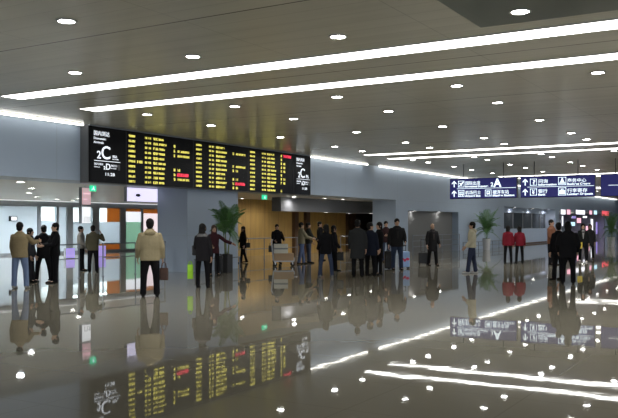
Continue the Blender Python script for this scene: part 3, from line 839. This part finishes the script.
def person(label, px, feet, top, phi, coat=(.02, .02, .022), legs=(.015, .015, .018), hem=.86, flare=1.07, sex='m',
           arms=((4, 8, 12, 2), (4, 8, 12, 2)), leg=((2, 5, 0), (2, 5, 0)), hair='short', shoe=(.012, .012, .012), lean=0, fat=1.0,
           hood=None, scarf=None, collar=None, inner=None, turn=0, hairmat='hair', skin=None, skirt=None, group=None):
    """arms: (left, right) as seen from the person; each (forward, outward, elbow bend, forearm outward)"""
    pos = on_floor(px, feet)
    dep = -pos.x * S_ + pos.y * C_
    H = (feet - top) / FPX * dep
    h = H / 1.715
    fem = sex == 'f'
    k = (.95 if fem else 1.06) * fat
    root = thing('person', label, 'person', pos, facing_rot(pos, phi), group)
    legdirs = []
    for sg, (f, o, kn) in zip((1, -1), leg):
        th = limb_dir(f, o, sg); sh = limb_dir(f - kn, o * .4, sg)
        hip = Vector((sg * .088, 0, 0))
        knee = hip + th * .42; ank = knee + sh * .40
        legdirs.append((sg, hip, knee, ank))
    drop = max(-a.z for _, _, _, a in legdirs) + .085
    up = Vector((0, 0, drop))
    bz = drop
    def V(x, y, z):
        """torso point; z on the standing scale, leaning about the hips"""
        zz = z - .905
        l = math.radians(lean)
        return Vector((x, y * math.cos(l) - zz * math.sin(l) * (zz > 0), bz + (zz * math.cos(l) if zz > 0 else zz))) * h
    L = {}
    for sg, hip, knee, ank in legdirs:
        L[sg] = ((hip + up) * h, (knee + up) * h, (ank + up) * h)
    A = {}
    for sg, (f, o, e, fo) in zip((1, -1), arms):
        sh = V(sg * .172 * k, .005, 1.352)
        el = sh + limb_dir(f + lean * .5, o, sg) * .285 * h
        fd = limb_dir(f + e + lean * .5, fo, sg)
        wr = el + fd * .245 * h
        A[sg] = (sh, el, wr, fd)
    def ringz(z, rx, ry, n=16, cy=0.0):
        return [V(rx * math.cos(2 * PI * i / n), cy + ry * math.sin(2 * PI * i / n), z) for i in range(n)]
    # --- body: one continuous skin
    b = MB()
    tz = math.radians(turn)
    def Hd(x, y, z):
        c, s_ = math.cos(tz), math.sin(tz)
        return V(x * c - y * s_, x * s_ + y * c, z)
    def hell(mb, c, r, n=12, m=8):
        t = bmesh.new(); q = MB(); q.bm.free(); q.bm = t
        q.ell((0, 0, 0), r, n, m)
        for v in t.verts:
            v.co = Hd(c[0] + v.co.x, c[1] + v.co.y, c[2] + v.co.z)
        mb.add(t); t.free()
    hell(b, (0, 0, 1.592), (.074, .093, .118), 16, 12)
    hell(b, (0, -.034, 1.515), (.054, .058, .052))
    b.tube([V(0, .025, 1.38), V(0, .012, 1.46), Hd(0, .01, 1.54)], [.060 * h, .053 * h, .055 * h], 12)
    b.loft([ringz(z, rx * k, ry * k) for z, rx, ry in ((.84, .12, .085), (.95, .15, .10), (1.08, .125, .088), (1.25, .15, .10), (1.36, .155, .085), (1.42, .09, .06))])
    for sg in (1, -1):
        sh, el, wr, fd = A[sg]
        b.tube([sh, sh.lerp(el, .5), el, el.lerp(wr, .35), wr, wr + fd * .02 * h], [.046 * h, .042 * h, .036 * h, .036 * h, .026 * h, .026 * h], 10)
        hp, kn, an = L[sg]
        b.tube([hp + Vector((0, 0, .03 * h)), hp.lerp(kn, .5), kn, kn.lerp(an, .35), an, an - Vector((0, 0, .05 * h))], [.075 * h, .064 * h, .048 * h, .046 * h, .034 * h, .036 * h], 10)
        b.ell(an + Vector((0, -.06, -.045)) * h, (.036 * h, .10 * h, .034 * h))
    # details that join the skin: nose, ears, hands with separate fingers
    kx = MB()
    hell(kx, (0, -.096, 1.575), (.014, .020, .026), 8, 6)
    for sg in (1, -1):
        hell(kx, (sg * .076, .012, 1.585), (.011, .022, .033), 8, 6)
        sh, el, wr, fd = A[sg]
        n = Vector((-sg, -.15, 0)); n = (n - fd * n.dot(fd)).normalized()
        wv = fd.cross(n).normalized()
        if wv.y > 0 and abs(fd.y) < .8: wv = -wv
        if abs(fd.y) >= .8 and wv.z < 0: wv = -wv
        palm_c = wr + fd * .02 * h
        b.loft([[palm_c + fd * (s * .085 * h) + wv * (w2 * cx_ * h) + n * (th_ * cy_ * h) for cx_, cy_ in ((-1, -.6), (-.6, -1), (.6, -1), (1, -.6), (1, .6), (.6, 1), (-.6, 1), (-1, .6))] for s, w2, th_ in ((0, .026, .016), (.45, .038, .016), (1, .039, .013))])
        for q, (off, ln) in enumerate(((.028, .070), (.0095, .080), (-.0095, .075), (-.028, .058))):
            p0 = palm_c + fd * .07 * h + wv * off * h
            p1_ = p0 + (fd * .95 + n * .25).normalized() * (ln * .45 + .015) * h
            p2_ = p1_ + (fd * .75 + n * .65).normalized() * ln * .33 * h
            p3_ = p2_ + (fd * .45 + n * .9).normalized() * ln * .25 * h
            kx.tube([p0, p1_, p2_, p3_], [.0092 * h, .0085 * h, .0078 * h, .006 * h], 6)
        t0 = palm_c + fd * .02 * h + wv * .03 * h
        t1 = t0 + (fd * .55 + wv * .75 + n * .3).normalized() * .038 * h
        t2 = t1 + (fd * .85 + wv * .3 + n * .4).normalized() * .03 * h
        kx.tube([t0, t1, t2], [.012 * h, .0105 * h, .008 * h], 6)
    sm = M['skin'] if skin is None else cloth(skin)
    mesh_obj('body', remeshed(b, .012 * h, 2, kx), sm, root)
    # --- trousers
    b = MB()
    b.loft([ringz(z, rx * k, ry * k) for z, rx, ry in ((.83, .13, .10), (.90, .165, .118), (.98, .162, .115), (1.04, .145, .105))])
    wide = 1.08 if not fem else .95
    for sg in (1, -1):
        hp, kn, an = L[sg]
        b.tube([hp + Vector((0, 0, .02 * h)), hp.lerp(kn, .35), kn, kn.lerp(an, .5), an - Vector((0, 0, .035 * h))], [.094 * h * k, .088 * h * wide * k, .070 * h * wide, .064 * h * wide, .064 * h * wide], 14)
    mesh_obj('trousers', remeshed(b, .016 * h, 2), cloth(legs), root)
    # --- shoes
    for sg in (1, -1):
        hp, kn, an = L[sg]
        q = MB(); g0 = an.z - .085 * h
        def sr(y, wx, z1, n=10): return [Vector((an.x + wx * h * math.cos(2 * PI * i / n), an.y + y * h, g0 + max(0, .5 + .5 * math.sin(2 * PI * i / n)) * z1 * h)) for i in range(n)]
        q.loft([sr(.075, .026, .05), sr(.06, .038, .09), sr(.0, .042, .10), sr(-.06, .044, .075), sr(-.13, .048, .055), sr(-.175, .040, .045), sr(-.20, .018, .03)])
        q.build('shoe', cloth(shoe), root, True)
    # --- jacket or coat
    b = MB()
    secs = [(1.478, .066, .066), (1.44, .105, .085), (1.405, .145, .10), (1.34, .198, .125), (1.18, .200, .132), (1.02, .183 if not fem else .175, .122)]
    if fem: secs[4] = (1.18, .185, .118)
    zz = .92
    while zz > hem + .05:
        f = 1 + (flare - 1) * (1.02 - zz) / .4
        secs.append((zz, .188 * f, .128 * f)); zz -= .12
    f = 1 + (flare - 1) * (1.02 - hem) / .4
    secs.append((hem, .190 * f, .132 * f))
    b.loft([ringz(z, rx * k, ry * k, 20) for z, rx, ry in secs])
    for sg in (1, -1):
        sh, el, wr, fd = A[sg]
        b.tube([sh + Vector((-sg * .03, 0, .015)) * h, sh, sh.lerp(el, .55), el, el.lerp(wr, .5), wr - fd * .005 * h], [.055 * h, .062 * h * k, .068 * h * k, .064 * h * k, .058 * h, .053 * h], 14)
    mesh_obj('coat' if hem < .75 else 'jacket', remeshed(b, .016 * h, 2), cloth(coat), root)
    if collar:
        q = MB(); q.loft([ringz(z, rx, ry, 18, .008) for z, rx, ry in ((1.425, .10, .085), (1.465, .078, .074), (1.50, .074, .07), (1.495, .055, .05))])
        q.build('collar', cloth(collar), root, True)
    if inner:
        q = MB(); q.loft([[V(x, -(.110 + .024 * (z < 1.36)) * k if z < 1.40 else -.085, z) for x in (-w3, w3)] + [V(w3, -.05, z), V(-w3, -.05, z)] for z, w3 in ((1.05, .012), (1.25, .035), (1.38, .055), (1.44, .05))])
        q.build('shirt_front', cloth(inner), root)
    if hood:
        q = MB(); q.ell(V(0, .10, 1.405), (.125 * h, .062 * h, .075 * h)); q.ell(V(0, .055, 1.455), (.105 * h, .065 * h, .045 * h))
        mesh_obj('hood', remeshed(q, .015 * h, 2), cloth(hood), root)
    if scarf:
        q = MB(); q.loft([ringz(z, rx, ry, 18, .0) for z, rx, ry in ((1.36, .17, .115), (1.41, .16, .11), (1.45, .10, .09), (1.50, .08, .078))]); q.tube([V(.05, -.12, 1.42), V(.06, -.15, 1.30), V(.06, -.15, 1.15)], [.03 * h, .045 * h, .04 * h], 8)
        mesh_obj('scarf', remeshed(q, .015 * h, 2), cloth(scarf), root)
    # --- hair
    if hair != 'bald':
        b = MB()
        hell(b, (0, .018, 1.628), (.092, .106, .100), 16, 12)
        hell(b, (0, .046, 1.56), (.080, .068, .078))
        if hair in ('long', 'bob'):
            bot = 1.33 if hair == 'long' else 1.45
            b.loft([[Hd(rx * math.cos(2 * PI * i / 14), cy + ry * math.sin(2 * PI * i / 14), z) for i in range(14)] for z, rx, ry, cy in ((1.66, .07, .06, .03), (1.58, .09, .062, .045), (1.46, .092, .05, .07), (bot, .07, .032, .095))])
            for sg in (1, -1):
                b.tube([Hd(sg * .07, -.02, 1.66), Hd(sg * .084, -.03, 1.58), Hd(sg * .08, -.02, bot + .06)], [.022 * h, .022 * h, .014 * h], 8)
        else:
            for sg in (1, -1): hell(b, (sg * .068, .01, 1.62), (.020, .04, .035))
        mesh_obj('hair', remeshed(b, .012 * h, 2), M[hairmat], root)
    else:
        b = MB(); hell(b, (0, .055, 1.57), (.072, .055, .055)); mesh_obj('hair', remeshed(b, .012 * h, 2), M[hairmat], root)
    if abs((phi - turn + 180) % 360 - 180) < 115:
        for sg in (1, -1):
            q = MB(); hell(q, (sg * .031, -.080, 1.600), (.013, .010, .007), 8, 6); q.build('eye', M['eye'], root, True)
            q = MB(); hell(q, (sg * .031, -.084, 1.622), (.020, .008, .004), 8, 6); q.build('eyebrow', M['hair'], root, True)
        q = MB(); hell(q, (0, -.087, 1.530), (.022, .010, .007), 8, 6); q.build('mouth', M['lip'], root, True)
    R = Matrix.Rotation(root.rotation_euler.z, 4, 'Z'); R.translation = pos
    hands = {sg: R @ (A[sg][2] + A[sg][3] * .085 * h) for sg in (1, -1)}
    return root, hands, R, h

BLK = (.009, .009, .011); CHAR = (.022, .023, .028); NAVY = (.016, .02, .035); JEAN = (.075, .115, .22); DJEAN = (.045, .06, .105)
W_ = ((16, 3, 4), (-14, 3, 10))      # walking
# left edge group
person('person in a tan jacket and blue jeans pointing right at the left edge', 20, 288.5, 222, 160, (.27, .215, .125), (.16, .22, .36), .80, arms=((10, 8, 15, 2), (55, 14, 40, 16)), leg=((3, 8, 0), (2, 8, 4)), shoe=(.3, .3, .28))
person('short dark haired person standing behind the outstretched tan sleeve', 30.5, 282, 228, 70, (.04, .042, .05), CHAR, .80, sex='f', hair='bob')
person('person in black coat standing with legs apart among the left group', 43.5, 280.8, 224.3, 200, BLK, BLK, .70, arms=((45, 10, 70, -10), (20, 10, 40, 0)), leg=((14, 7, 4), (-14, 7, 2)))
person('person in black jacket looking left, rightmost of the left group', 55, 283.2, 222.8, -75, BLK, BLK, .78, arms=((25, 6, 60, -10), (25, 6, 60, -10)), turn=0)
# pair beyond the rail
person('person in a pale grey shirt in profile beyond the rail', 81, 270.8, 226, 75, (.24, .23, .21), BLK, .86, arms=((4, 6, 15, 2), (20, 6, 40, 0)))
person('person in olive jacket holding a hand to the ear beyond the rail', 93, 272.2, 225.3, 170, (.085, .078, .05), BLK, .80, arms=((10, 8, 15, 2), (40, 38, 130, -22)))
# man with hood
r_, hands_beige, R_b, h_b = person('person in a hooded beige jacket and black trousers seen from behind', 150, 297, 218.5, 178, (.36, .305, .19), BLK, .80, hood=(.34, .285, .175), collar=(.20, .11, .06), arms=((6, 12, 22, 4), (4, 12, 14, 4)), leg=((1, 6, 0), (1, 6, 0)), fat=1.06)
# women by the palm
r_, hands_w, R_w, h_w = person('person in black coat with a grey scarf seen from behind near the pillar', 202.5, 288, 223.5, 165, (.016, .015, .018), BLK, .72, sex='f', hair='bob', scarf=(.15, .15, .155), arms=((10, 8, 60, -10), (2, 10, 10, 2)))
person('person in dark maroon coat facing us and reaching toward the palm', 214, 275.5, 225, 15, (.05, .018, .024), BLK, .75, sex='f', hair='long', hairmat='hair_brown', collar=(.20, .05, .06), arms=((22, 48, 30, 55), (12, 8, 60, -8)))
person('long haired person in a black coat walking left past the wood wall', 243, 263, 226, -70, BLK, BLK, .70, sex='f', hair='long', leg=((12, 3, 4), (-12, 3, 8)), arms=((-6, 8, 20, 2), (10, 8, 40, 0)), fat=1.15, flare=1.12)
# trolley man and companions
person('person in a black jacket standing behind the loaded luggage trolley', 277, 263.4, 224.2, 18, BLK, BLK, .80, arms=((30, 10, 35, -4), (30, 10, 35, -4)))
person('person in khaki jacket and blue jeans beside the trolley, facing right', 301.5, 264, 222, 110, (.26, .235, .16), (.10, .14, .26), .84, arms=((35, 6, 40, 0), (35, 6, 40, 0)), leg=((12, 3, 4), (-10, 3, 2)))
person('person in a dark jacket half hidden behind the khaki jacket', 308.5, 263, 222.5, 100, (.035, .037, .034), (.07, .085, .13), .82, arms=((10, 6, 30, 0), (30, 6, 30, 0)))
person('person in plain black clothes standing before the wood wall, facing right', 320, 260.5, 221.5, 80, BLK, BLK, .80)
# couple with jeans
person('person in short black coat and grey blue jeans seen from behind', 326, 277.5, 224, 195, BLK, DJEAN, .76, sex='f', hair='bob', flare=1.1, leg=((6, 9, 0), (-6, 9, 0)), arms=((10, 10, 40, 0), (8, 8, 30, 0)), shoe=(.18, .18, .19))
r_, hands_c, R_c, h_c = person('person in a black puffy coat turned right with a black bag', 334, 271, 225.5, 110, (.016, .016, .02), BLK, .74, sex='f', hair='bob', arms=((6, 8, 20, 2), (6, 8, 25, 4)))
# dark coats in the middle
person('tall person in a long charcoal overcoat seen from behind', 357.5, 277, 219.5, 172, (.032, .034, .036), BLK, .55, flare=1.06, fat=1.05, leg=((3, 3, 0), (2, 4, 0)))
person('person in navy coat between the overcoat and the black coat, face turned right', 370.5, 276, 222.5, 150, NAVY, BLK, .66, turn=-40)
person('person in black knee coat and boots, rightmost of the dark coated trio', 379, 274.5, 222, -60, BLK, BLK, .52, sex='f', hair='bob', flare=1.08)
person('person with tied hair and dark jacket facing us behind the tall man', 386, 262, 221, 20, (.03, .016, .018), DJEAN, .82, sex='f', arms=((10, 8, 40, -4), (20, 10, 75, -10)))
r_, hands_t, R_t, h_t = person('tall person in open black jacket and jeans beside the blue suitcase', 397, 270, 218.5, 12, (.018, .018, .02), (.035, .05, .09), .78, arms=((12, 10, 45, -5), (2, 14, 10, 6)), inner=(.03, .03, .03), fat=1.08)
r_, hands_s, R_s, h_s = person('person in a long dark coat pulling a black suitcase, facing us', 432.5, 265.5, 223, 25, (.016, .016, .018), BLK, .58, hair='bald', flare=1.06, inner=(.06, .05, .05), arms=((6, 8, 30, 0), (4, 14, 12, 6)), leg=((10, 3, 2), (-8, 3, 2)))
# hoodie
person('person in a cream hoodie, dark jeans and white sneakers facing left', 472, 273.5, 221.5, -88, (.60, .56, .42), (.045, .055, .10), .86, arms=((8, 5, 35, 2), (8, 6, 35, 2)), leg=((12, 3, 4), (-8, 3, 2)), hood=(.58, .54, .40), shoe=(.7, .7, .7))
# red jackets
person('person in a red jacket and black trousers, left of the red pair', 508, 264, 225.5, 172, (.19, .016, .03), BLK, .82, sex='f', hair='bob', group='pair in red jackets')
person('person in a red jacket and black trousers, right of the red pair', 519.5, 264, 226, 185, (.19, .016, .03), BLK, .82, sex='f', hair='bob', group='pair in red jackets', arms=((4, 16, 20, 4), (4, 12, 15, 2)))
# right group
person('person in a brown leather jacket standing behind the pair in black', 551.5, 265, 219.5, 60, (.16, .070, .042), BLK, .80, arms=((6, 8, 15, 2), (10, 8, 50, -5)))
person('person in black jacket turned left, left of the pair in black', 558.5, 280, 222.5, -140, BLK, BLK, .76, sex='m', turn=-35)
person('stout person in black coat seen from behind, right of the pair in black', 568, 284, 221.5, 182, (.010, .010, .012), BLK, .72, fat=1.12, hair='bob', arms=((8, 14, 30, -4), (8, 14, 30, -4)))
r_, hands_y, R_y, h_y = person('person in black coat walking toward us with a yellow packet', 583, 262, 223, 5, (.014, .016, .016), BLK, .66, sex='f', hair='bob', leg=W_, arms=((2, 12, 15, 4), (16, 6, 30, -4)), shoe=(.6, .6, .6), inner=(.30, .30, .30))
person('person in dark coat partly hidden behind the one with the packet', 590, 259.5, 224, 0, (.03, .03, .033), BLK, .66, sex='f', hair='bob', hairmat='hair_brown')

# ------------------------------------------------------------------ bags and luggage
def hand_bag(hand, w, d, hgt, strap, mat, name, label, rz, gap=.0):
    z = hand.z - strap
    t = thing(name, label, 'bag', (hand.x, hand.y, z - hgt), rz)
    b = MB()
    b.loft([[(x * w / 2, y * d / 2 * f, zz * hgt) for x, y in ((-1, -.7), (-.8, -1), (.8, -1), (1, -.7), (1, .7), (.8, 1), (-.8, 1), (-1, .7))] for zz, f in ((0, .9), (.1, 1.05), (.6, 1.0), (1, .55))])
    b.build('bag_body', mat, t)
    for y in (-d * .2, d * .2):
        MB().tube([(-w * .28, y, hgt * .97), (-w * .22, y * .6, hgt + strap * .7), (0, 0, hgt + strap), (w * .22, y * .6, hgt + strap * .7), (w * .28, y, hgt * .97)], .009, 6).build('handle', mat, t, True)
    return t
vr = TH
hand_bag(hands_beige[-1] + Vector((.03, 0, 0)), .18, .10, .27, .13, M['bagbrown'], 'hand_bag', 'brown leather bag hanging from the hand of the beige jacket', vr)
hand_bag(on_floor(190.3, 287.5) + Vector((0, 0, .66)), .14, .10, .36, .08, M['lime'], 'shopping_bag', 'lime green shopping bag carried beside the black coat and scarf', vr)
q = on_floor(198, 286.8)
t = thing('shoulder_bag', 'black shoulder bag on the back of the person in a scarf', 'bag', (q.x, q.y, .80), vr)
MB().rbox(-.15, .15, -.06, .06, 0, .26, .03).build('bag_body', M['black'], t)
MB().tube([(-.1, 0, .25), (-.06, .02, .48), (.04, .02, .60), (.10, 0, .25)], .012, 6).build('strap', M['black'], t, True)
q = on_floor(338.6, 270.4)
t = hand_bag(Vector((q.x, q.y, .80)), .34, .16, .30, .16, M['black'], 'hand_bag', 'big black bag carried by the person in the puffy coat', vr)
q = on_floor(271, 263.6)
hand_bag(Vector((q.x, q.y, .85)), .20, .12, .26, .12, M['black'], 'hand_bag', 'small black bag at the left of the person behind the trolley', vr)
q = on_floor(247, 263)
hand_bag(Vector((q.x, q.y, 1.05)), .26, .10, .20, .22, M['black'], 'hand_bag', 'black bag on the arm of the long haired person walking left', vr)
t = hand_bag(Vector((on_floor(389.5, 269).x, on_floor(389.5, 269).y, .78)), .36, .26, .62, .14, M['black'], 'travel_bag', 'large black travel bag beside the tall person in jeans', vr)
q = hands_y[-1]
t = thing('packet', 'yellow packet in the hand of the person walking toward us', 'packet', (q.x, q.y, q.z - .22), vr + .3)
MB().rbox(-.10, .13, -.02, .02, 0, .26, .012).build('packet_body', M['yellowcloth'], t)

def suitcase(loc, rz, w, d, hgt, mat, label, handle_h, print_=False, group='rolling suitcases'):
    t = thing('suitcase', label, 'suitcase', loc, rz, group)
    MB().rbox(-w / 2, w / 2, -d / 2, d / 2, .055, hgt, .035, 3).build('shell', mat, t, False)
    mb = MB()
    for x in (-w * .28, 0, w * .28):
        if not print_: mb.box(x - .008, x + .008, -d / 2 - .004, -d / 2 + .004, .12, hgt - .08)
    mb.box(-w / 2 - .003, w / 2 + .003, -.008, .008, .09, hgt - .04)
    mb.build('zip_seam', M['black'], t)
    for x in (-1, 1):
        for y in (-1, 1):
            MB().cyl((x * w * .38 - .012, y * d * .32, .028), .028, .024, 14, 'x').box(x * w * .38 - .02, x * w * .38 + .02, y * d * .32 - .015, y * d * .32 + .015, .03, .065).build('wheel', M['rubber'], t)
    mb = MB()
    for x in (-w * .22, w * .22): mb.cyl((x, d * .3, hgt - .05), .009, handle_h - hgt + .05, 8)
    mb.rbox(-w * .27, w * .27, d * .3 - .018, d * .3 + .018, handle_h - .02, handle_h + .015, .008)
    mb.build('pull_handle', M['black'], t)
    MB().tube([(-.07, 0, hgt - .01), (-.05, 0, hgt + .03), (.05, 0, hgt + .03), (.07, 0, hgt - .01)], .01, 6).build('grip', M['black'], t)
    if print_:
        mb = MB(); y = -d / 2 - .003; zc = hgt * .52
        def E(cx, cz, rx, rz): mb.poly([(cx + rx * math.cos(2 * PI * i / 16), y, cz + rz * math.sin(2 * PI * i / 16)) for i in range(16)])
        E(-.10, zc + .02, .07, .05); E(.10, zc + .02, .07, .05); E(0, zc - .02, .05, .05)
        o = mb.build('print', M['suitpink'], t); o['label'] = 'red print'
    return t
q = on_floor(404, 268.5)
suitcase(q, vr + .15, .37, .24, .62, M['suitblue'], 'light blue suitcase with a red print beside the tall person', .82, True)
q = on_floor(423, 265)
suitcase(q, vr - .1, .36, .24, .50, M['black'], 'black rolling suitcase pulled by the person in the long coat', .98)
q = on_floor(218.8, 273.5)
suitcase(q, vr, .26, .24, .58, M['black'], 'black upright suitcase between the reaching person and the palm', .62)

# luggage trolley with cartons
q = on_floor(284.5, 266)
tro = thing('luggage_trolley', 'steel luggage trolley loaded with two cartons', 'trolley', q, vr + .1)
MB().rbox(-.42, .36, -.24, .24, .17, .21, .01).build('platform', M['steel'], tro)
mb = MB()
for y in (-.22, .22):
    mb.tube([(-.42, y, .20), (-.50, y, .95), (-.46, y, 1.0)], .016, 8)
mb.tube([(-.46, -.23, 1.0), (-.46, .23, 1.0)], .018, 8)
mb.tube([(-.445, -.22, .45), (-.445, .22, .45)], .012, 8).tube([(-.475, -.22, .72), (-.475, .22, .72)], .012, 8)
mb.build('push_frame', M['steel'], tro)
for (x, y) in ((-.36, -.2), (-.36, .2), (.30, -.14), (.30, .14)):
    mb = MB(); mb.cyl((x, y - .02, .07), .07, .04, 16, 'y'); w2 = mb.build('wheel', M['rubber'], tro)
    MB().box(x - .02, x + .02, y - .035, y - .022, .07, .18).box(x - .02, x + .02, y + .022, y + .035, .07, .18).build('fork', M['steel'], tro)
MB().box(.34, .37, -.2, .2, .21, .32).build('front_stop', M['steel'], tro)
def carton(x0, x1, y0, y1, z0, z1, mat, band, label):
    R = Matrix.Rotation(vr + .1, 3, 'Z')
    t = thing('carton', label, 'box', q + R @ Vector(((x0 + x1) / 2, 0, z0)), vr + .1, 'cartons on the trolley')
    a = (x1 - x0) / 2
    MB().rbox(-a, a, y0, y1, 0, z1 - z0, .006).build('box_body', mat, t)
    MB().box(-a - .002, a + .002, y0 - .002, y1 + .002, (z1 - z0) * .42, (z1 - z0) * .58).build('band', band, t)
    MB().box(-a * .98, a * .98, -.03, .03, z1 - z0 - .001, z1 - z0 + .002).build('tape', M['tape'], t)
carton(-.40, .34, -.22, .22, .212, .49, M['card'], M['card'], 'brown carton, the lower one on the luggage trolley')
carton(-.40, .12, -.20, .20, .492, .84, M['cardw'], M['tape'], 'white carton with a grey band on top of the brown one')

# ------------------------------------------------------------------ even world light added as fill through the open sides
wd = bpy.data.worlds.new('world'); sc.world = wd; wd.use_nodes = True
bg = wd.node_tree.nodes['Background']
bg.inputs[0].default_value = (.80, .88, 1.0, 1)
bg.inputs[1].default_value = 1.2

sc.view_settings.view_transform = 'Standard'
sc.view_settings.look = 'None'
sc.view_settings.gamma = 1.0
sc.view_settings.use_curve_mapping = False
sc.view_settings.exposure = 0.0
